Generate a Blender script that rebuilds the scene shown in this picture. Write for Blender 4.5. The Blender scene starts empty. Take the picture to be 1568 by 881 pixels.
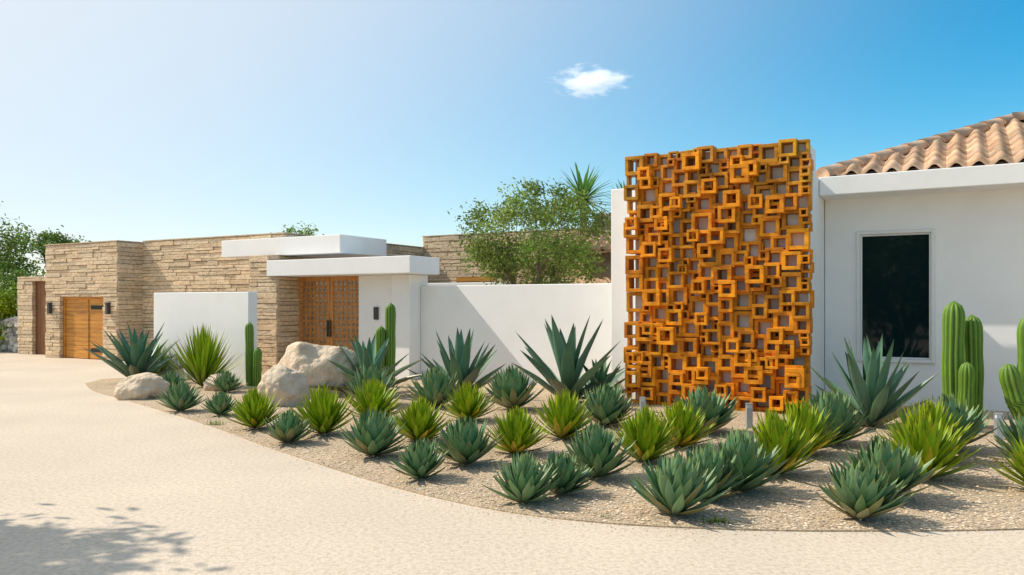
import bpy, bmesh, math, random
from mathutils import Vector, Matrix, noise
R = random.Random(7)
scene = bpy.context.scene
scene.view_settings.view_transform = 'Standard'
scene.view_settings.look = 'None'
scene.view_settings.exposure = 0
TH = math.radians(-29.2)
S0 = Vector((4.5, 12.15, 0))
D = Vector((math.cos(TH), math.sin(TH), 0)); N = Vector((-math.sin(TH), math.cos(TH), 0))

# ---------------------------------------------------------------- helpers
def link(o):
    scene.collection.objects.link(o); return o

def empty(name, loc=(0,0,0), rz=0):
    o = bpy.data.objects.new(name, None); o.location = loc; o.rotation_euler = (0,0,rz)
    o.empty_display_size = .3
    return link(o)

class MB:
    """mesh builder"""
    def __init__(s): s.v=[]; s.f=[]; s.c=[]; s.m=[]
    def add(s, vs, fs, col=(1,1,1), mi=0, cols=None):
        b=len(s.v); s.v.extend([tuple(v) for v in vs])
        s.f.extend([tuple(b+i for i in f) for f in fs]); s.m.extend([mi]*len(fs))
        if cols: s.c.extend(cols)
        else: s.c.extend([col]*len(vs))
    def box(s, x0,x1,y0,y1,z0,z1, col=(1,1,1), mi=0, j=0):
        vs=[(x,y,z) for z in (z0,z1) for y in (y0,y1) for x in (x0,x1)]
        if j: vs=[(x+R.uniform(-j,j),y+R.uniform(-j,j),z+R.uniform(-j,j)) for x,y,z in vs]
        s.add(vs,[(0,2,3,1),(4,5,7,6),(0,1,5,4),(1,3,7,5),(3,2,6,7),(2,0,4,6)],col,mi)
    def mesh(s, name, mats, smooth=False):
        me=bpy.data.meshes.new(name); me.from_pydata(s.v,[],s.f)
        for m in (mats if isinstance(mats,(list,tuple)) else [mats]): me.materials.append(m)
        me.polygons.foreach_set('material_index', s.m)
        if smooth: me.polygons.foreach_set('use_smooth',[True]*len(s.f))
        a=me.color_attributes.new('Col','FLOAT_COLOR','POINT')
        flat=[]
        for c in s.c: flat.extend((c[0],c[1],c[2],1.0))
        a.data.foreach_set('color',flat); me.update(); return me
    def obj(s, name, mats, smooth=False, parent=None, loc=None, rz=None):
        o=bpy.data.objects.new(name, s.mesh(name,mats,smooth)); link(o)
        if parent: o.parent=parent
        if loc is not None: o.location=loc
        if rz is not None: o.rotation_euler=(0,0,rz)
        return o

def bevel(o, w=0.012, seg=2):
    m=o.modifiers.new('bevel','BEVEL'); m.width=w; m.segments=seg; m.limit_method='ANGLE'; return o

def mat(name, col, rough=.7, var=.12, vscale=3., bump=0., bscale=40., attr=True, spec=.3, trans=0., stretch=(1,1,1), metal=0, detail_col=None, dscale=8., bdist=.01, lo=.42, hi=.68):
    m=bpy.data.materials.new(name); m.use_nodes=True
    nt=m.node_tree; n=nt.nodes; l=nt.links; b=n['Principled BSDF']
    b.inputs['Roughness'].default_value=rough; b.inputs['Specular IOR Level'].default_value=spec
    b.inputs['Metallic'].default_value=metal
    tc=n.new('ShaderNodeTexCoord'); mp=n.new('ShaderNodeMapping'); mp.inputs['Scale'].default_value=stretch
    l.new(tc.outputs['Object'],mp.inputs['Vector'])
    nz=n.new('ShaderNodeTexNoise'); nz.inputs['Scale'].default_value=vscale; nz.inputs['Detail'].default_value=6
    l.new(mp.outputs[0],nz.inputs['Vector'])
    mr=n.new('ShaderNodeMapRange'); mr.inputs[1].default_value=.25; mr.inputs[2].default_value=.75
    mr.inputs[3].default_value=1-var; mr.inputs[4].default_value=1+var
    l.new(nz.outputs[0],mr.inputs[0])
    last=None
    base=n.new('ShaderNodeRGB'); base.outputs[0].default_value=(*col,1); last=base.outputs[0]
    if detail_col:
        n2=n.new('ShaderNodeTexNoise'); n2.inputs['Scale'].default_value=dscale; n2.inputs['Detail'].default_value=8
        l.new(mp.outputs[0],n2.inputs['Vector'])
        r2=n.new('ShaderNodeMapRange'); r2.inputs[1].default_value=lo; r2.inputs[2].default_value=hi
        l.new(n2.outputs[0],r2.inputs[0])
        mx=n.new('ShaderNodeMixRGB'); mx.inputs[2].default_value=(*detail_col,1)
        l.new(r2.outputs[0],mx.inputs[0]); l.new(last,mx.inputs[1]); last=mx.outputs[0]
    v=n.new('ShaderNodeVectorMath'); v.operation='SCALE'; l.new(last,v.inputs[0]); l.new(mr.outputs[0],v.inputs['Scale']); last=v.outputs[0]
    if attr:
        at=n.new('ShaderNodeAttribute'); at.attribute_name='Col'
        mu=n.new('ShaderNodeVectorMath'); mu.operation='MULTIPLY'; l.new(last,mu.inputs[0]); l.new(at.outputs['Color'],mu.inputs[1]); last=mu.outputs[0]
    l.new(last,b.inputs['Base Color'])
    if bump>0:
        n3=n.new('ShaderNodeTexNoise'); n3.inputs['Scale'].default_value=bscale; n3.inputs['Detail'].default_value=5
        l.new(mp.outputs[0],n3.inputs['Vector'])
        bp=n.new('ShaderNodeBump'); bp.inputs['Strength'].default_value=bump; bp.inputs['Distance'].default_value=bdist
        l.new(n3.outputs[0],bp.inputs['Height']); l.new(bp.outputs[0],b.inputs['Normal'])
    if trans>0:
        tr=n.new('ShaderNodeBsdfTranslucent'); l.new(last,tr.inputs['Color'])
        ms=n.new('ShaderNodeMixShader'); ms.inputs[0].default_value=trans
        l.new(b.outputs[0],ms.inputs[1]); l.new(tr.outputs[0],ms.inputs[2]); l.new(ms.outputs[0],n['Material Output'].inputs['Surface'])
    return m

M_white = mat('white_stucco',(.83,.82,.81),.85,.02,1.2,.3,90,attr=False,detail_col=(.80,.79,.775),dscale=2.0,bdist=.004)
M_stone = mat('ledge_stone',(.70,.54,.365),.9,.14,5,.9,16,detail_col=(.52,.385,.245),dscale=9,stretch=(1,1,2.2),bdist=.025)
M_wood = mat('cedar_wood',(.72,.265,.012),.5,.18,5,.3,30,spec=.2,stretch=(1,1,1),detail_col=(.48,.155,.009),dscale=7)
M_doorwood = mat('door_wood',(.60,.27,.05),.5,.2,3,.3,18,stretch=(.5,1,8),detail_col=(.42,.17,.035),dscale=5)
M_gate = mat('gate_wood',(.60,.27,.075),.5,.2,3,.3,18,stretch=(8,1,.5),detail_col=(.42,.17,.045),dscale=5)
M_darkwood = mat('dark_wood',(.23,.10,.04),.55,.2,3,.3,18,stretch=(8,1,.5))
M_tile = mat('clay_tile',(.60,.405,.265),.85,.15,6,.4,30,detail_col=(.43,.27,.175),dscale=5)
M_rock = mat('boulder_rock',(.66,.53,.395),.9,.18,2.5,.9,9,attr=False,detail_col=(.48,.375,.27),dscale=3.5,bdist=.06)
M_drive = mat('driveway_concrete',(.62,.525,.42),.9,.09,.5,.7,45,attr=False,detail_col=(.49,.405,.315),dscale=26,bdist=.007)
M_gravelbed = mat('gravel_sand',(.60,.47,.33),.95,.14,2,.9,60,attr=False,detail_col=(.34,.25,.16),dscale=48,bdist=.02,lo=.40,hi=.62)
M_pebble = mat('pebbles',(.58,.46,.335),.9,.1,30)
M_earth = mat('dry_earth',(.42,.36,.26),.95,.15,.2,.4,5,attr=False)
M_agave = mat('agave_leaf',(.125,.235,.105),.42,.15,7,.15,30,spec=.35)
M_yucca = mat('lime_leaf',(.22,.33,.010),.45,.15,7,.15,30,spec=.3,trans=.12)
M_bigag = mat('big_agave_leaf',(.080,.175,.105),.4,.15,3,.1,20,spec=.4)
M_cactus = mat('cactus_skin',(.13,.24,.03),.5,.15,6,.25,60)
M_leaf = mat('olive_leaves',(.23,.32,.065),.5,.15,1.5,trans=.3)
M_leaf2 = mat('tree_leaves',(.16,.26,.045),.5,.2,1,trans=.3)
M_palm = mat('palm_leaves',(.10,.23,.07),.45,.2,1,trans=.2)
M_bark = mat('bark',(.26,.20,.14),.9,.25,6,.6,20,attr=False)
M_metal = mat('brushed_metal',(.45,.5,.53),.4,.05,5,attr=False,metal=.6)
M_dark = mat('dark_bronze',(.06,.055,.05),.5,.05,5,attr=False)
M_trim = mat('window_trim',(.72,.72,.71),.5,.02,5,attr=False)
M_glass = mat('tinted_glass',(.003,.013,.016),.03,.0,2,attr=False,spec=.28)
M_rubble = mat('rubble_stone',(.5,.47,.42),.9,.2,3,.6,12)

# ---------------------------------------------------------------- ground
g=MB(); g.add([(-700,-300,-.012),(700,-300,-.012),(700,1400,-.012),(-700,1400,-.012)],[(0,1,2,3)])
g.obj('ground',M_earth)
g=MB(); g.add([(-60,-14,0),(16,-14,0),(16,30,0),(-60,30,0)],[(0,1,2,3)])
g.obj('driveway',M_drive)

ctrl=[(-9.05,16.9),(-8.1,15.45),(-6.6,13.8),(-5.5,12.57),(-4.06,10.9),(-3.0,9.56),(-1.93,8.3),(-1.12,7.4),(-.47,6.8),(.08,6.42),(.59,6.2),(1.07,6.07),(1.79,5.97),(2.5,5.94),(3.84,5.99),(6,6.3),(9,7.3)]
def cat(p,k=6):
    out=[]
    for i in range(len(p)-1):
        p0=p[max(i-1,0)];p1=p[i];p2=p[i+1];p3=p[min(i+2,len(p)-1)]
        for j in range(k):
            t=j/k
            out.append(tuple(.5*((2*p1[q])+(-p0[q]+p2[q])*t+(2*p0[q]-5*p1[q]+4*p2[q]-p3[q])*t*t+(-p0[q]+3*p1[q]-3*p2[q]+p3[q])*t**3) for q in (0,1)))
    out.append(p[-1]); return out
front=cat(ctrl)
def W(a,b): 
    p=S0+D*a+N*b; return (p.x,p.y)
bed=front+[(12,9.5),W(7,2.0),W(-3,2.0),W(-9,2.0),W(-12.2,1.4),W(-14.25,-.65),(-9.2,17.9)]
bm=bmesh.new(); vs=[bm.verts.new((x,y,.006)) for x,y in bed]; f=bm.faces.new(vs); bmesh.ops.triangulate(bm,faces=[f])
me=bpy.data.meshes.new('planting_bed'); bm.to_mesh(me); bm.free(); me.materials.append(M_gravelbed)
for p in me.polygons:
    if p.normal.z<0: me.flip_normals(); break
link(bpy.data.objects.new('planting_bed',me))
def inside(x,y,poly=bed):
    c=False; j=len(poly)-1
    for i in range(len(poly)):
        xi,yi=poly[i]; xj,yj=poly[j]
        if (yi>y)!=(yj>y) and x<(xj-xi)*(y-yi)/(yj-yi)+xi: c=not c
        j=i
    return c
g=MB(); n=0
def pebble(x,y,z0,rmax=.016):
    r=R.uniform(.006,rmax); h=r*R.uniform(.5,.9); a=R.random()*6.28
    pts=[]
    for k in range(5):
        q=a+k*1.257; rr=r*R.uniform(.75,1.25); pts.append((x+rr*math.cos(q),y+rr*math.sin(q),z0+h*.3))
    pts.append((x,y,z0+h)); s=R.uniform(.5,1.4); w=R.uniform(.9,1.1)
    g.add(pts,[(k,(k+1)%5,5) for k in range(5)],(s*w,s,s/w))
while n<20000:
    y=5.9+(R.random()**1.7)*8; x=R.uniform(-5,8)
    if abs(x)>.75*y+.3 or not inside(x,y): continue
    n+=1; pebble(x,y,.006,.018)
for _ in range(500):
    p=R.choice(front[20:]); d=abs(R.gauss(0,.09)); pebble(p[0]+R.uniform(-.12,.12)-d*.5,p[1]+R.uniform(-.02,.02)-d,.0,.009)
g.obj('gravel',M_pebble,True)
g=MB()
for i in range(len(front)):
    p=Vector(front[i]); q=Vector(front[min(i+1,len(front)-1)]); o=Vector(front[max(i-1,0)])
    t=(q-o).normalized(); nn=Vector((-t.y,t.x))*.010
    g.v+= [(p.x-nn.x,p.y-nn.y,0),(p.x-nn.x,p.y-nn.y,.012),(p.x+nn.x,p.y+nn.y,.012),(p.x+nn.x,p.y+nn.y,0)]; g.c+=[(1,1,1)]*4
    if i:
        b=i*4
        for k in range(3): g.f.append((b-4+k,b-3+k,b+1+k,b+k)); g.m.append(0)
g.obj('bed_edging',M_gravelbed)

# ---------------------------------------------------------------- walls
def stucco_box(name,x0,x1,y0,y1,z0,z1,parent=None,m=M_white,bw=.015):
    g=MB(); g.box(x0,x1,y0,y1,z0,z1)
    if parent: o=g.obj(name,m,parent=parent)
    else: o=g.obj(name,m,loc=S0,rz=TH)
    if bw: bevel(o,bw)
    return o
stucco_box('garden_wall',-8.585,-3.54,1.9,2.12,-.05,2.1)
stucco_box('garden_wall',-14.18,-11.1,-.8,-.55,-.05,1.95)

def stones(g, ax, p, s0, s1, z0, z1, smin=.075,smax=.15, wmin=.3,wmax=1.0):
    z=z0
    while z<z1-.001:
        h=R.uniform(smin,smax)
        if z+h>z1-smin*.7: h=z1-z
        s=s0; first=True
        while s<s1-.001:
            w=R.uniform(wmin,wmax)*(.5 if first and R.random()<.5 else 1); first=False
            if s+w>s1-wmin*.6: w=s1-s
            d=R.uniform(.004,.038); gp=.005
            t=R.uniform(.86,1.14); k=R.uniform(.97,1.04)
            if R.random()<.1: t*=.85
            col=(t*k,t,t/k)
            if ax=='x': g.box(s+gp*.6,s+w-gp*.6,p-d,p+.1,z+gp,z+h-gp,col,0,.004)
            else: g.box(p-.1,p+d,s+gp*.6,s+w-gp*.6,z+gp,z+h-gp,col,0,.004)
            s+=w
        z+=h
def core(g,x0,x1,y0,y1,z0,z1):
    g.box(x0+.02,x1-.02,y0+.02,y1-.02,z0,z1-.01,(.5,.46,.42))

SH=empty('stone_house',S0,TH)
g=MB()
core(g,-23.16,-22.42,2.0,9,0,3.50); core(g,-20.23,-19.57,2.0,9,0,3.50); core(g,-22.5,-20.1,2.0,9,1.92,3.50); core(g,-22.5,-20.1,2.3,9,0,1.95)
stones(g,'x',2.0,-23.16,-22.40,0,1.9); stones(g,'x',2.0,-20.25,-19.57,0,1.9); stones(g,'x',2.0,-23.16,-19.57,1.9,3.52)
stones(g,'y',-19.57,2.0,2.85,0,3.52)
core(g,-19.6,-13.72,2.83,9.25,0,3.54); stones(g,'x',2.83,-19.58,-13.72,0,3.56); stones(g,'y',-13.72,2.83,9.25,0,3.56)
core(g,-13.73,-12.4,9.2,12,0,3.9); core(g,-10.97,-4,9.2,12,0,3.9); core(g,-12.5,-10.9,9.2,12,2.6,3.9); core(g,-12.5,-10.9,9.2,12,0,1.4);core(g,-12.5,-10.9,9.5,12,1.3,2.7)
stones(g,'x',9.2,-13.73,-12.37,1,2.55); stones(g,'x',9.2,-10.99,-4,1,2.55); stones(g,'x',9.2,-13.73,-4,2.55,3.93); stones(g,'y',-4,9.2,11,1,3.93)
core(g,-13.14,-12.2,1.1,1.8,0,2.33); stones(g,'x',1.1,-13.14,-12.2,0,2.34); stones(g,'y',-12.2,1.1,1.8,0,2.34)
core(g,-13.14,-12.5,1.1,2.9,2.34,2.87); stones(g,'x',1.1,-13.14,-12.5,2.345,2.875)
core(g,-13.7,-12.6,1.9,2.9,0,2.87); stones(g,'y',-12.5,1.15,2.8,2.74,2.87)
core(g,-25.8,-24.93,2.6,5,0,2.58); core(g,-25.0,-23.1,2.6,5,2.44,2.6)
stones(g,'x',2.6,-25.8,-24.93,0,2.44); stones(g,'x',2.6,-25.8,-23.2,2.44,2.6)
o=g.obj('stone_walls',M_stone,parent=SH); bevel(o,.008,1)
g=MB()
for (x0,x1,y0,y1,z) in ((-23.2,-19.53,1.96,9,3.525),(-19.52,-13.68,2.79,9.25,3.565),(-13.75,-3.98,9.16,12,3.94)):
    g.box(x0,x1,y0,y1,z,z+.035,(.8,.78,.74))
g.obj('parapet_cap',M_stone,parent=SH)
stucco_box('lower_canopy',-12.46,-8.21,1.0,2.12,2.35,2.73,SH)
stucco_box('upper_canopy',-14.48,-10.51,1.4,3.13,2.88,3.31,SH)
stucco_box('entrance_panel',-10.15,-9.1,1.62,1.9,-.02,2.348,SH)
stucco_box('entrance_pier',-9.098,-8.59,1.5,2.2,-.02,2.347,SH)
stucco_box('courtyard_back_wall',-13.6,-8.7,6.5,6.7,0,2.3,SH)
g=MB()
for (x0,x1) in ((-12.19,-11.18),(-11.165,-10.155)):
    g.box(x0,x0+.09,1.78,1.85,.02,2.345); g.box(x1-.09,x1,1.78,1.85,.02,2.345)
    g.box(x0+.09,x1-.09,1.782,1.848,.02,.16); g.box(x0+.09,x1-.09,1.782,1.848,2.24,2.345)
    nx=6; wx=(x1-x0-.18)
    for i in range(nx-1):
        xc=x0+.09+wx*(i+1)/nx; g.box(xc-.026,xc+.026,1.80,1.83,.16,2.24,(.9,.9,.9))
    nz=15
    for i in range(nz-1):
        zc=.16+2.08*(i+1)/nz; g.box(x0+.09,x1-.09,1.803,1.827,zc-.028,zc+.028,(.85,.85,.85))
g.obj('entrance_gate',M_gate,parent=SH)
g=MB(); g.box(-11.23,-11.2,1.73,1.77,.9,1.3); g.box(-11.145,-11.115,1.73,1.77,.9,1.3); g.obj('gate_handles',M_dark,parent=SH)
g=MB(); g.box(-9.68,-9.55,1.58,1.618,1.33,1.62); bevel(g.obj('intercom_box',M_dark,parent=SH),.008)
g=MB(); z=.02
while z<1.88:
    t=R.uniform(.85,1.15); g.box(-22.4,-20.25,2.14+R.uniform(0,.004),2.2,z,min(z+.125,1.89),(t,t,t)); z+=.13
g.box(-22.4,-22.33,2.1,2.2,0,1.9);g.box(-20.32,-20.25,2.1,2.2,0,1.9);g.box(-22.33,-20.32,2.1,2.2,1.84,1.9)
g.box(-21.2,-21.16,2.12,2.14,.02,1.84,(.8,.8,.8))
g.obj('garage_door',M_doorwood,parent=SH)
g=MB()
for z in (.22,1.52): g.box(-21.05,-20.4,2.125,2.135,z,z+.12)
g.obj('garage_door_glass',M_glass,parent=SH)
g=MB()
for a in (-22.82,-19.9): g.box(a-.05,a+.05,1.86,1.96,1.38,1.70); g.box(a-.07,a+.07,1.84,1.96,1.70,1.73)
g.obj('wall_sconces',M_dark,parent=SH)
g=MB()
for k in range(7): g.box(-24.93+k*.25,-24.93+k*.25+.24,2.72,2.78,0,2.44)
g.obj('side_door',M_darkwood,parent=SH)
g=MB(); g.box(-12.37,-10.99,9.16,9.26,2.42,2.548); g.obj('rear_window_lintel',M_doorwood,parent=SH)
g=MB(); g.box(-12.35,-11.01,9.3,9.32,1.4,2.42); g.obj('rear_window_glass',M_glass,parent=SH)
g=MB()
for a in (-12.35,-11.9,-11.46,-11.05): g.box(a,a+.05,9.25,9.29,1.4,2.42)
g.box(-12.3,-11.05,9.255,9.285,2.37,2.415); g.obj('rear_window_frame',M_trim,parent=SH)

# tiles
def tile_slope(g,a0,a1,b0,z0,b1,z1,hip0=0,hip1=0,per=.30,course=.40):
    n=max(1,round((a1-a0)/per)); sub=8
    L=math.hypot(b1-b0,z1-z0); nc=max(1,round(L/course))
    nb=Vector((0,-(z1-z0)/L,(b1-b0)/L))
    for c in range(nc):
        s0=c/nc; s1=min(1,(c+1)/nc+.03)
        for i in range(n):
            t=R.uniform(.74,1.2); k=R.uniform(.95,1.05); col=(t*k,t,t/k)
            am=a0+(a1-a0)*(i+.5)/n; dp=(b1-b0)*(s0+.5/nc)
            if hip0 and am<a0+dp-.12: continue
            if hip1 and am>a1-dp+.12: continue
            vs=[]
            for (s,lift) in ((s0,.028),(s1,.0)):
                for q in range(sub+1):
                    aa=am+(a1-a0)/n*(q/sub-.5)
                    hgt=.11*math.cos((q/sub-.5)*math.pi*2)*.5+.055+lift+.004*((i*7+c*3)%3-1)
                    b=b0+(b1-b0)*s; z=z0+(z1-z0)*s
                    if hip0:
                        lim=a0+(b-b0)-.06
                        if aa<lim: aa=lim; hgt*=.4
                    vs.append((aa,b+nb.y*hgt,z+nb.z*hgt))
            for q in range(sub+1):
                v=vs[q]; vs.append((v[0],v[1]-nb.y*.07,v[2]-nb.z*.07))
            fs=[(q,q+1,sub+2+q,sub+1+q) for q in range(sub)]
            o2=2*(sub+1)
            fs+=[(o2+q,o2+q+1,q+1,q) for q in range(sub)]
            g.add(vs,fs,col)
def ridge(g,p,q,r=.13,step=.36):
    p=Vector(p);q=Vector(q);L=(q-p).length;n=round(L/step);t=(q-p)/L;s=t.cross(Vector((0,0,1))).normalized();u=s.cross(t)
    for i in range(n):
        c=R.uniform(.8,1.15);vs=[]
        for (k,rr) in ((i/n,r*1.08),((i+1.1)/n,r*.9)):
            for j in range(11):
                a=math.pi*(j*1.2/10-.1); vs.append(p+t*L*k+s*rr*math.cos(a)*1.25+u*rr*(math.sin(a)-.2))
        g.add(vs,[(j,j+1,12+j,11+j) for j in range(10)]+[tuple(range(11))],(c,c,c))

MH=empty('modern_house',S0,TH)
stucco_box('house_return_wall',-3.53,-.012,.8,2.2,-.02,3.79,MH)
g=MB()
g.box(-.0,.56,1.9,2.15,-.02,3.6);g.box(1.63,9,1.9,2.15,-.02,3.6);g.box(.56,1.63,1.9,2.15,-.02,.77);g.box(.56,1.63,1.9,2.15,2.87,3.6)
g.box(0,.2,2.15,6.6,0,3.6);g.box(8.8,9,2.15,6.6,0,3.6);g.box(0,9,6.6,6.8,0,3.6)
g.obj('house_walls',M_white,parent=MH)
g=MB()
x0,x1,z0,z1=.506,1.684,.72,2.92; t=.055
g.box(x0,x0+t,1.86,1.93,z0,z1);g.box(x1-t,x1,1.86,1.93,z0,z1);g.box(x0+t,x1-t,1.862,1.93,z1-t,z1);g.box(x0+t-.001,x1-t,1.85,1.93,z0,z0+t)
t2=.03;x0+=t;x1-=t;z0+=t;z1-=t
g.box(x0,x0+t2,1.9,1.98,z0,z1);g.box(x1-t2,x1,1.9,1.98,z0,z1);g.box(x0,x1,1.901,1.979,z1-t2,z1-.001);g.box(x0,x1,1.901,1.979,z0+.001,z0+t2)
bevel(g.obj('window_frame',M_trim,parent=MH),.006,1)
g=MB(); g.box(x0+.01,x1-.01,1.95,1.96,z0,z1); g.obj('window_glass',M_glass,parent=MH)
stucco_box('roof_fascia',-.004,9.5,1.25,7.3,3.49,3.80,MH)
g=MB()
a0,a1,b0,bm_,zr,z0=0.02,9.4,1.42,4.27,4.98,3.83
tile_slope(g,a0,a1,b0,z0,bm_,zr,1,1)
ridge(g,(a0,b0,z0+.05),(a0+bm_-b0,bm_,zr+.07)); ridge(g,(a0+bm_-b0,bm_,zr+.08),(a1-(bm_-b0),bm_,zr+.08))
dd=bm_-b0
g.add([(a0,b0,z0+.012),(a1,b0,z0+.012),(a1,b0+2*dd,z0+.012),(a0,b0+2*dd,z0+.012),(a0+dd,bm_,zr+.012),(a1-dd,bm_,zr+.012)],[(0,1,5,4),(1,2,5),(2,3,4,5),(3,0,4)],(.8,.8,.8))
g.obj('tile_roof',M_tile,True,parent=MH)
g=MB(); tile_slope(g,-7.3,-3.2,7.0,3.1,9.1,4.25); ridge(g,(-7.3,9.1,4.27),(-3.2,9.1,4.27))
g.box(-7.2,-3.3,7.2,9.1,0,3.08,(.9,.9,.9)); g.add([(-7.3,7.0,3.11),(-3.2,7.0,3.11),(-3.2,9.1,4.26),(-7.3,9.1,4.26)],[(0,1,2,3)],(.8,.8,.8))
g.obj('rear_tile_roof',M_tile,True,parent=SH)

# ---------------------------------------------------------------- decorative screen
DS=empty('decorative_wood_screen',S0,TH)
stucco_box('screen_backing_slab',-2.84,-.01,.2,.95,-.02,4.2,DS)
g=MB()
cell=.105; NX=28; NZ=40
occ=[[0]*NX for _ in range(NZ)]
def frame(x0,x1,z0,z1,yf,yb,t,col):
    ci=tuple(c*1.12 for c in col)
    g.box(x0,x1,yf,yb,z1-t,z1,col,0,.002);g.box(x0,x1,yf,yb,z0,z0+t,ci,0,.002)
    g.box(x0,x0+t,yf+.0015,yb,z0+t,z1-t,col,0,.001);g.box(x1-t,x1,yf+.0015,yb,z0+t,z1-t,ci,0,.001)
for k in range(NZ):
    for i in range(NX):
        if occ[k][i]: continue
        for sz in R.choice([(3,2,1),(3,2,1),(2,1),(2,1),(2,1),(1,),(2,1)]):
            if i+sz<=NX and k+sz<=NZ and all(not occ[k+q][i+p] for p in range(sz) for q in range(sz)): break
        for p in range(sz):
            for q in range(sz): occ[k+q][i+p]=1
        if sz==3: ex=R.uniform(-.02,.01)
        elif sz==2: ex=R.uniform(.005,.035)
        else: ex=R.uniform(.01,.03)
        ox=R.uniform(-.018,.018); oz=R.uniform(-.018,.018)
        x0=-2.91+i*cell-ex+ox; x1=-2.91+(i+sz)*cell+ex+ox; z0=.0+k*cell-ex+oz; z1=(k+sz)*cell+ex+oz
        z0=max(z0,.0)
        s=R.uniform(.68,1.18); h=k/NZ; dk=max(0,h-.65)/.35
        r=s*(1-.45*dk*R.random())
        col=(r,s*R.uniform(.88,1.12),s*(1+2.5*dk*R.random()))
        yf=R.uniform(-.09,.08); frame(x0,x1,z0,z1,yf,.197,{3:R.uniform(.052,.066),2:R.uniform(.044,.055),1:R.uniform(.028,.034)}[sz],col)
for _ in range(60):
    sz=R.uniform(.18,.29); x=R.uniform(-2.92,-.29); z=R.uniform(.05,3.92); s=R.uniform(.95,1.25)
    yf=R.uniform(-.18,-.11)
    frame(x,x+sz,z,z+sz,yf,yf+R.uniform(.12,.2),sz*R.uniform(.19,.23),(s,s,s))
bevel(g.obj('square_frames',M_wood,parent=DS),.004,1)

# ---------------------------------------------------------------- plants
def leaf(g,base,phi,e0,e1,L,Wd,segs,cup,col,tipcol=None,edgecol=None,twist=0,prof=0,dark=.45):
    p=Vector(base); d=Vector((math.cos(phi),math.sin(phi),0)); side=Vector((-math.sin(phi),math.cos(phi),0))
    vs=[];cs=[]
    for i in range(segs+1):
        t=i/segs; e=e0+(e1-e0)*t
        fw=d*math.cos(e)+Vector((0,0,math.sin(e))); up=Vector((0,0,math.cos(e)))-d*math.sin(e)
        if i: p=p+fw*(L/segs)
        if prof==0: w=Wd*((.62+1.1*t-.25*t*t) if t<.45 else 1.06*(1-((t-.45)/.55)**1.8)) 
        else: w=Wd*(.9+.3*t)*(1-t**2.2)
        w=max(w,.0008)
        s=side*math.cos(twist*t)+up*math.sin(twist*t)
        c=cup*(1-.5*t)
        for (q,h) in ((-1,c),(-.8,c*.55),(0,-.1*c-.06),(.8,c*.55),(1,c)):
            vs.append(p+s*(q*w*.5)+up*(h*w*.5))
            ed=abs(q)==1
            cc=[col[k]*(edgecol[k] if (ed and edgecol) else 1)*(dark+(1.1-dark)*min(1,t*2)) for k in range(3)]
            if tipcol and t>.85:
                cc=[cc[k]*(1-(t-.85)/.15)+tipcol[k]*(t-.85)/.15 for k in range(3)]
            cs.append(tuple(cc))
    fs=[(i*5+k,i*5+k+1,i*5+k+6,i*5+k+5) for i in range(segs) for k in range(4)]
    g.add(vs,fs,cols=cs)
def rosette(name,m,n,L,Wd,emin,emax,curve,seed,cup=.5,edge=(.6,.62,.6),tip=(1.6,1.0,.6),segs=6,prof=0,inner=.45,h0=0.03,colv=.18,hc=.12):
    R.seed(seed); g=MB()
    for i in range(n):
        f=(i+.5)/n; phi=i*2.39996+R.uniform(-.15,.15)
        e=emin+(emax-emin)*(f**.85)+R.uniform(-.10,.10)
        ll=L*(1-(1-inner)*f**1.6)*R.uniform(.82,1.1)
        c=R.uniform(1-colv,1+colv)*(.85+.25*f)
        cr,cb=R.uniform(.93,1.07),R.uniform(.9,1.15)
        if f<.12 and R.random()<.4: cr*=1.8; c*=.9   # ageing outer leaves
        r=.07*(1-f)
        leaf(g,(r*math.cos(phi),r*math.sin(phi),h0+hc*f),phi,e,e+curve*R.uniform(.6,1.25),ll,Wd*R.uniform(.88,1.1)*(1-.25*f),segs,cup,(c*cr,c,c*cb),tip,edge,R.uniform(-.15,.15),prof)
    return g.mesh(name,m,True)
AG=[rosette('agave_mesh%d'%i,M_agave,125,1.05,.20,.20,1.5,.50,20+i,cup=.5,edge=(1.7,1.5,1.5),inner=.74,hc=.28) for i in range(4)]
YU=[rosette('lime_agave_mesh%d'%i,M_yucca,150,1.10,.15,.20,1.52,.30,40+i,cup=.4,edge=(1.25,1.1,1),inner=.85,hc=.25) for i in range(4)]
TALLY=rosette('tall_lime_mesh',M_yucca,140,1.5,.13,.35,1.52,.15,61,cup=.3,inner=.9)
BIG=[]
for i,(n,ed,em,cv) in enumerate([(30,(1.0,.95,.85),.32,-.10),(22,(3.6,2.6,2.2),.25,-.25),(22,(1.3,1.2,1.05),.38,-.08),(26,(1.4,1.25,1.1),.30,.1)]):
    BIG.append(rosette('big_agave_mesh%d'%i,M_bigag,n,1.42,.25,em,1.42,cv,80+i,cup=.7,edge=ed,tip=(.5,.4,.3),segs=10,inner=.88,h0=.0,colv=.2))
def place(name,me,x,y,sc,z=0,rz=None,sz=1):
    o=bpy.data.objects.new(name,me); link(o); o.location=(x,y,z); o.scale=(sc,sc,sc*sz)
    o.rotation_euler=(R.uniform(-.08,.08),R.uniform(-.08,.08),R.uniform(0,6.28) if rz is None else rz); return o
R.seed(5)
G_=[(2.72,6.25,.32),(1.29,6.35,.33),(.09,6.75,.28),(-.88,7.7,.27),(-2.71,9.65,.30),(-5.2,12.5,.32),(-4.4,12.05,.26),(-1.55,8.85,.37),(-.47,8.35,.36),(.43,7.1,.27),(.82,7.72,.35),(1.28,11.05,.43),(2.48,10.4,.46),(1.66,6.88,.31),(2.03,7.15,.38),(3.84,9.55,.43),(3.23,6.9,.38),(5.06,9.2,.46),(-2.37,13.2,.45),(-1.24,13.0,.45),(.03,12.7,.46),(-6.55,15.3,.3),(-5.47,15.2,.3),(5.45,8.3,.4)]
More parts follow.
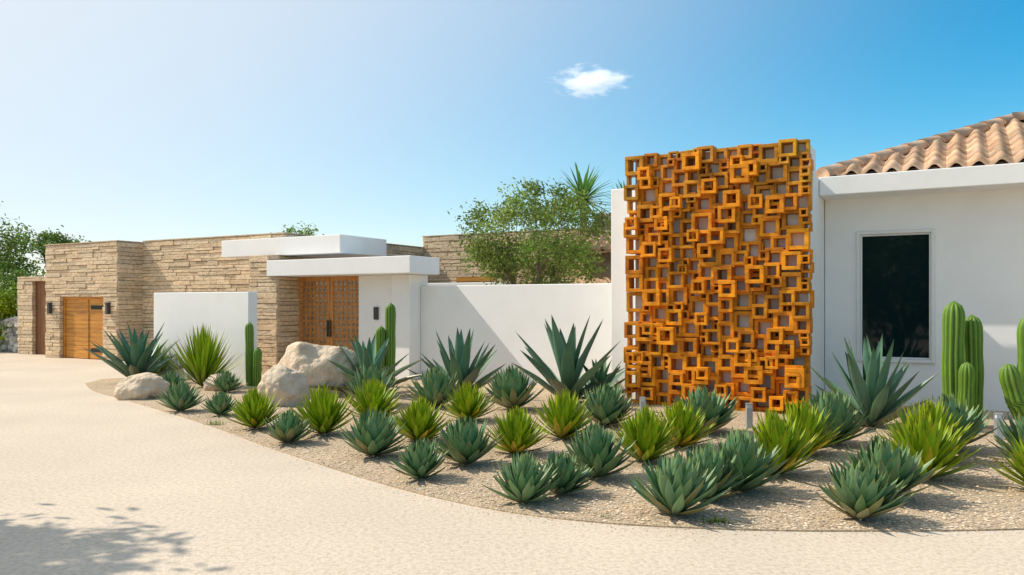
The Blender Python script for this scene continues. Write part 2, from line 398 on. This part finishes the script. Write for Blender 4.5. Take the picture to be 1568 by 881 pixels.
Y_=[(-3.47,10.8,.35),(-2.44,10.3,.39),(.04,8.95,.34),(-1.15,9.75,.37),(1.4,8.5,.37),(.62,9.95,.39),(1.97,9.4,.37),(2.61,7.85,.385),(3.22,8.9,.4),(3.96,7.65,.42),(4.46,8.55,.4),(-2.02,11.5,.41),(-.62,11.5,.37),(4.75,7.1,.36)]
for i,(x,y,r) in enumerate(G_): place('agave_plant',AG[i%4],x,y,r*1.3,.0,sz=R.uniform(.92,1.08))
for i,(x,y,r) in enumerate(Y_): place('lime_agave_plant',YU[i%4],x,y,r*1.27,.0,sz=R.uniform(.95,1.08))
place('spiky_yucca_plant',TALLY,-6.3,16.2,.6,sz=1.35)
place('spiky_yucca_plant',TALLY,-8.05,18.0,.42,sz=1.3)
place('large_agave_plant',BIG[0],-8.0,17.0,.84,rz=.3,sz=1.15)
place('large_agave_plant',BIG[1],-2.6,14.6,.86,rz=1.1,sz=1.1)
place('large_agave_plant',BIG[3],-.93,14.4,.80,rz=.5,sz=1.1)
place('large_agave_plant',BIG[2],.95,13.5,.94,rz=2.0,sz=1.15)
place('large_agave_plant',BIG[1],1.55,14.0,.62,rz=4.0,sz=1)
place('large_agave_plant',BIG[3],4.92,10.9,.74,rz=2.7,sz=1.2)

def cactus(name,stems,ribs=11):
    g=MB()
    for pts,r in stems:
        P=[Vector(p) for p in pts]; n=26
        Ls=[0]
        for i in range(1,len(P)): Ls.append(Ls[-1]+(P[i]-P[i-1]).length)
        T=Ls[-1]
        def at(s):
            s=max(0,min(T,s))
            for i in range(1,len(P)):
                if s<=Ls[i] or i==len(P)-1: return P[i-1].lerp(P[i],(s-Ls[i-1])/(Ls[i]-Ls[i-1]))
        vs=[];cs=[];K=ribs*4
        for i in range(n+1):
            t=i/n; s=t*T
            cap=r*1.6/T
            rr=r if t<1-cap else r*math.sqrt(max(0,1-((t-(1-cap))/cap)**2))
            rr*=(.86+.14*min(1,t*4))*(1+.03*math.sin(t*17))
            rr=max(rr,.002)
            c=at(s); tg=(at(s+.05)-at(s-.05)).normalized(); a=tg.orthogonal() if abs(tg.z)<.9 else Vector((1,0,0)); a=(a-tg*a.dot(tg)).normalized(); b=tg.cross(a)
            for k in range(K):
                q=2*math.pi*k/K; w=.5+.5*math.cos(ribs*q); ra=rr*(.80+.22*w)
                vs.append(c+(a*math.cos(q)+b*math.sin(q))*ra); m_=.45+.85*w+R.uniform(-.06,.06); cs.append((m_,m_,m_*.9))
        fs=[(i*K+k,i*K+(k+1)%K,(i+1)*K+(k+1)%K,(i+1)*K+k) for i in range(n) for k in range(K)]
        g.add(vs,fs,cols=cs)
        for k in range(ribs):
            for i in range(2,n-2):
                v=vs[i*K+k*4]; c=at(i/n*T); o=(v-c).normalized()
                for _ in range(2):
                    e=v+(o+Vector((R.uniform(-.8,.8),R.uniform(-.8,.8),R.uniform(-.5,.8)))).normalized()*.022
                    w=Vector((.0012,.0012,0)); g.add([v-w,v+w,e],[(0,1,2)],(4,3,5))
    g.obj(name,M_cactus,True)
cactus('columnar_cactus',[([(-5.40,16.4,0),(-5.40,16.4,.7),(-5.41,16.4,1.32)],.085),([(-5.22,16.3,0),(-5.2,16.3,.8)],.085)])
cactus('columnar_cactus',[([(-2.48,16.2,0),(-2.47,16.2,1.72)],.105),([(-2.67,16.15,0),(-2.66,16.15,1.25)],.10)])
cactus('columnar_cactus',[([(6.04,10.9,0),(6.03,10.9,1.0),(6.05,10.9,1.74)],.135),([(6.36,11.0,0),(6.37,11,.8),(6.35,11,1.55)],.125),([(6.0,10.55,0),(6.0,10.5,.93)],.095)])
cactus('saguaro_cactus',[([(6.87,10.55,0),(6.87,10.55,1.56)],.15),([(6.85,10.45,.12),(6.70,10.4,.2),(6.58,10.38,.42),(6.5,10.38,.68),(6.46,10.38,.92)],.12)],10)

def boulder(name,x,y,rx,ry,rz,seed,sink=.25):
    bm=bmesh.new(); bmesh.ops.create_icosphere(bm,subdivisions=5,radius=1)
    o=Vector((seed*3.1,seed*1.7,seed*.9))
    for v in bm.verts:
        p=v.co.copy()
        d=1+.32*noise.noise(p*1.1+o)+.16*noise.noise(p*2.4+o)+.06*noise.noise(p*6+o)+.02*noise.noise(p*14+o)
        q=p*d
        for k in range(6):
            rr=random.Random(seed*10+k); fn=Vector((rr.uniform(-1,1),rr.uniform(-1,1),rr.uniform(.0,1))).normalized(); lim=.82
            dd=q.dot(fn)
            if dd>lim: q-=fn*(dd-lim)*.7
        v.co=Vector((q.x*rx,q.y*ry,q.z*rz))
    me=bpy.data.meshes.new(name); bm.to_mesh(me); bm.free(); me.materials.append(M_rock)
    for p in me.polygons: p.use_smooth=True
    ob=bpy.data.objects.new(name,me); link(ob); ob.location=(x,y,rz*(1-2*sink)*.8)
boulder('boulder',-3.65,14.8,.76,.55,.70,3,.2)
boulder('boulder',-3.85,13.35,.43,.38,.46,5,.2)
boulder('boulder',-6.65,14.3,.46,.34,.32,8,.2)
boulder('boulder',-5.75,15.6,.26,.2,.22,11,.2)

def pathlight(x,y,h):
    e=empty('path_light',(x,y,0),R.uniform(-.2,.1))
    g=MB(); g.box(-.04,.04,-.04,.04,0,h-.06); g.box(-.04,.04,-.04,.04,h-.012,h)
    for sx in (-1,1):
        for sy in (-1,1): g.box(sx*.036-.004,sx*.036+.004,sy*.036-.004,sy*.036+.004,h-.06,h-.012)
    g.obj('bollard_body',M_metal,parent=e)
    g=MB(); g.box(-.028,.028,-.028,.028,h-.06,h-.012); g.obj('bollard_lens',M_trim,parent=e)
pathlight(1.97,12.0,.29); pathlight(3.23,10.85,.34); pathlight(6.08,9.95,.33)

def tuft(x,y,s,n=50):
    g=MB()
    for i in range(n):
        ph=R.random()*6.28; c=R.uniform(.5,.85)
        leaf(g,(R.gauss(0,s*.6),R.gauss(0,s*.3),0),ph,R.uniform(.5,1.4),R.uniform(.0,1),s*R.uniform(.4,.9),.008,3,.1,(c,c,c),None,None)
    g.obj('grass_tuft',M_yucca,True,loc=(x,y,.004))
tuft(1.60,6.15,.09,70); tuft(-4.15,11.1,.12,60); tuft(.75,6.3,.04,20)

# ---------------------------------------------------------------- trees
def tube(g,pts,r0,r1,K=7):
    P=[Vector(p) for p in pts]; n=len(P); vs=[]
    for i,c in enumerate(P):
        t=i/(n-1); tg=(P[min(i+1,n-1)]-P[max(i-1,0)]).normalized(); a=tg.orthogonal().normalized(); b=tg.cross(a); r=r0+(r1-r0)*t
        for k in range(K): q=2*math.pi*k/K; vs.append(c+(a*math.cos(q)+b*math.sin(q))*r)
    g.add(vs,[(i*K+k,i*K+(k+1)%K,(i+1)*K+(k+1)%K,(i+1)*K+k) for i in range(n-1) for k in range(K)],(1,1,1),0)
def tree(name,x,y,zc,rx,ry,rz,ncl,nl,ls,seed,lm,trunk=.12,fork=.35,stems=3,clr=.3,shell=.5,aspect=.38):
    R.seed(seed); g=MB()
    tops=[]
    for s in range(stems):
        a=6.28*s/stems+R.uniform(-.4,.4)
        t=Vector((rx*.35*math.cos(a),ry*.35*math.sin(a),zc-rz*.25)); b0=Vector((.08*math.cos(a),.08*math.sin(a),0))
        mid=b0.lerp(t,.5)+Vector((R.uniform(-.1,.1)*rx,R.uniform(-.1,.1)*rx,0))
        tube(g,[b0,b0.lerp(mid,.5)+Vector((R.uniform(-.05,.05),0,0)),mid,mid.lerp(t,.5)+Vector((0,R.uniform(-.05,.05),.05)),t],trunk,trunk*.4); tops.append((mid,t))
    for c in range(ncl):
        while True:
            p=Vector((R.uniform(-1,1),R.uniform(-1,1),R.uniform(-1,1))); L=p.length
            if L<1 and R.random()<shell+(1-shell)*L**2 and L>.25: break
        k=1+.22*noise.noise(p.normalized()*2.2+Vector((seed,0,0)))
        cc=Vector((p.x*rx*k,p.y*ry*k,zc+p.z*rz*k))
        mid,t=min(tops,key=lambda q:(q[1]-cc).length)
        st=mid.lerp(t,R.uniform(.3,1)); md=st.lerp(cc,.5)+Vector((0,0,-.06*rz))
        tube(g,[st,md,cc],trunk*.28,trunk*.05,4)
        cr=clr*rx*R.uniform(.6,1.2); br=R.uniform(.6,1.35); hue=R.uniform(.9,1.15)
        for _ in range(nl):
            o=Vector((R.gauss(0,1),R.gauss(0,1),R.gauss(0,.8)))*cr*.55
            q=cc+o; d=Vector((R.gauss(0,1),R.gauss(0,1),R.gauss(.1,.8))).normalized(); s=d.cross(Vector((R.gauss(0,1),R.gauss(0,1),R.gauss(0,1)))).normalized()
            l=ls*R.uniform(.6,1.3); b=br*R.uniform(.7,1.3)
            g.add([q,q+d*l*.5+s*l*aspect*.5,q+d*l,q+d*l*.5-s*l*aspect*.5],[(0,1,2,3)],(b*hue,b,b*.9),1)
    g.obj(name,[M_bark,lm],False,loc=(x,y,0))
tree('olive_tree',.5,20.2,3.35,1.85,1.5,1.40,90,170,.115,3,M_leaf,.08,.3,5,.22,.35)
tree('background_tree',-28.6,41,4.1,3.3,3,2.6,80,160,.24,11,M_leaf2,.18,.4,3,.28)
tree('background_tree',-33,46,3.4,3.6,3,2.8,60,130,.28,12,M_leaf2,.18,.4,3,.3)
tree('background_tree',-24.6,43,4.4,1.1,1.2,1.0,30,120,.2,13,M_leaf2,.12,.4,3,.35)
tree('background_tree',-9.6,36,4.5,.9,1.0,.6,26,120,.16,14,M_leaf,.12,.4,3,.35)
tree('shade_tree',-9.25,5.65,4.3,2.0,1.6,1.2,70,190,.2,15,M_leaf2,.16,.4,3,.26)
tree('street_tree',-10,-13,3.4,5.2,3,3.0,90,110,.42,19,M_leaf2,.2,.4,4,.25)
tree('shrub',-18.3,28.4,1.2,1.3,.8,.8,50,150,.16,16,M_yucca,.05,.3,4,.3)
tree('shrub',-21.5,31,1.3,1.8,1.0,1.0,50,130,.16,17,M_leaf2,.05,.3,4,.3)
tree('hedge',-24,38,1.6,7,1.0,1.5,120,110,.25,18,M_leaf2,.05,.3,5,.12)
g=MB(); g.box(-7.5,-.02,.05,.35,0,1.15,(.5,.5,.5))
for _ in range(150):
    x=R.uniform(-7.4,-.1); z=R.uniform(.05,1.15); r=R.uniform(.09,.17); t=R.uniform(.7,1.3); vs=[];K=7
    for j in range(K): a=6.28*j/K; vs.append((x+r*1.2*math.cos(a)*R.uniform(.85,1.1),.03,z+r*math.sin(a)*R.uniform(.85,1.1)))
    for j in range(K): v=vs[j]; vs.append((x+(v[0]-x)*.7,-.05,z+(v[2]-z)*.7))
    g.add(vs,[(j,(j+1)%K,K+(j+1)%K,K+j) for j in range(K)]+[tuple(range(K,2*K))],(t,t,t))
p=W(-25.85,2.9); g.obj('rubble_wall',M_rubble,loc=(p[0],p[1],0),rz=TH)

def palm(x,y,z,r,seed):
    R.seed(seed); g=MB(); tube(g,[(0,0,0),(.05,0,z*.5),(0,0,z)],.13,.10,9)
    g2=MB()
    for i in range(70):
        f=(i+.5)/70; e=-.5+1.9*f; c=R.uniform(.8,1.5)
        leaf(g2,(0,0,z),i*2.4,e+R.uniform(-.1,.1),e-R.uniform(.0,.5),r*R.uniform(.85,1.1),.10,7,.3,(c,c,c*.7),(1.3,1.1,.5),None,0,1)
    e=empty('yucca_palm_tree',(x,y,0)); g.obj('trunk',M_bark,True,parent=e); g2.obj('fronds',M_palm,True,parent=e)
palm(2.05,23,4.66,1.15,5); palm(3.45,24,4.6,.9,6)

# ---------------------------------------------------------------- cloud
bm=bmesh.new(); bmesh.ops.create_icosphere(bm,subdivisions=3,radius=1)
me=bpy.data.meshes.new('cloud'); bm.to_mesh(me); bm.free()
cl=bpy.data.objects.new('cloud',me); link(cl); cl.location=(39.5,400,113.5); cl.scale=(23,10,9.5)
m=bpy.data.materials.new('cloud_vapour'); m.use_nodes=True; nt=m.node_tree; n=nt.nodes; l=nt.links; n.remove(n['Principled BSDF'])
pv=n.new('ShaderNodeVolumePrincipled'); pv.inputs['Color'].default_value=(1,1,1,1); pv.inputs['Emission Color'].default_value=(1,1,1,1)
tc=n.new('ShaderNodeTexCoord'); ln=n.new('ShaderNodeVectorMath'); ln.operation='LENGTH'; l.new(tc.outputs['Object'],ln.inputs[0])
nz=n.new('ShaderNodeTexNoise'); nz.inputs['Scale'].default_value=2.4; nz.inputs['Detail'].default_value=6; nz.inputs['Roughness'].default_value=.6; l.new(tc.outputs['Object'],nz.inputs['Vector'])
a=n.new('ShaderNodeMath'); a.operation='MULTIPLY_ADD'; l.new(nz.outputs[0],a.inputs[0]); a.inputs[1].default_value=2.6; a.inputs[2].default_value=-.60
b=n.new('ShaderNodeMath'); b.operation='SUBTRACT'; l.new(a.outputs[0],b.inputs[0]); l.new(ln.outputs['Value'],b.inputs[1])
c=n.new('ShaderNodeMath'); c.operation='MULTIPLY'; l.new(b.outputs[0],c.inputs[0]); c.inputs[1].default_value=.35
d=n.new('ShaderNodeMath'); d.operation='MAXIMUM'; l.new(c.outputs[0],d.inputs[0]); d.inputs[1].default_value=0
l.new(d.outputs[0],pv.inputs['Density'])
e=n.new('ShaderNodeMath'); e.operation='MULTIPLY'; l.new(d.outputs[0],e.inputs[0]); e.inputs[1].default_value=.62; l.new(e.outputs[0],pv.inputs['Emission Strength'])  # cloud given its own glow, standing in for sunlight scattered inside it
l.new(pv.outputs[0],n['Material Output'].inputs['Volume']); me.materials.append(m)

# ---------------------------------------------------------------- light
EL=math.radians(45); T=Vector((.97,-.2,0)).normalized()
az=math.atan2(-T.x,-T.y)
dirv=Vector((T.x*math.cos(EL),T.y*math.cos(EL),-math.sin(EL)))
w=bpy.data.worlds.new('World'); scene.world=w; w.use_nodes=True; nt=w.node_tree; n=nt.nodes; l=nt.links
bg=n['Background']; sky=n.new('ShaderNodeTexSky'); sky.sky_type='NISHITA'; sky.sun_disc=False
sky.sun_elevation=EL; sky.sun_rotation=az%(2*math.pi); sky.air_density=1.0; sky.dust_density=.6; sky.ozone_density=1.2
hs=n.new('ShaderNodeHueSaturation'); hs.inputs['Saturation'].default_value=1.6; hs.inputs['Hue'].default_value=.482; hs.inputs['Value'].default_value=1.35
l.new(sky.outputs[0],hs.inputs['Color'])
tc=n.new('ShaderNodeTexCoord'); dt=n.new('ShaderNodeVectorMath'); dt.operation='DOT_PRODUCT'; l.new(tc.outputs['Generated'],dt.inputs[0]); dt.inputs[1].default_value=tuple(-dirv)
mr=n.new('ShaderNodeMapRange'); mr.interpolation_type='SMOOTHSTEP'; mr.inputs[1].default_value=-.10; mr.inputs[2].default_value=.80; mr.inputs[3].default_value=0; mr.inputs[4].default_value=.92; l.new(dt.outputs['Value'],mr.inputs[0])
mx=n.new('ShaderNodeMixRGB'); l.new(mr.outputs[0],mx.inputs[0]); l.new(hs.outputs[0],mx.inputs[1]); mx.inputs[2].default_value=(6.7,7.0,7.3,1)
l.new(mx.outputs[0],bg.inputs['Color']); bg.inputs['Strength'].default_value=.128
sd=bpy.data.lights.new('sun','SUN'); sd.energy=4.7; sd.angle=math.radians(.5); sd.color=(1,.91,.76)
so=bpy.data.objects.new('sun',sd); link(so)
so.rotation_euler=dirv.to_track_quat('-Z','Y').to_euler(); so.location=(-10,5,15)

cd=bpy.data.cameras.new('camera'); cd.lens=28; cd.sensor_width=36; cd.clip_end=3000; cd.shift_y=.0156
co=bpy.data.objects.new('camera',cd); link(co); co.location=(0,0,1.7); co.rotation_euler=(math.radians(90),0,0); scene.camera=co
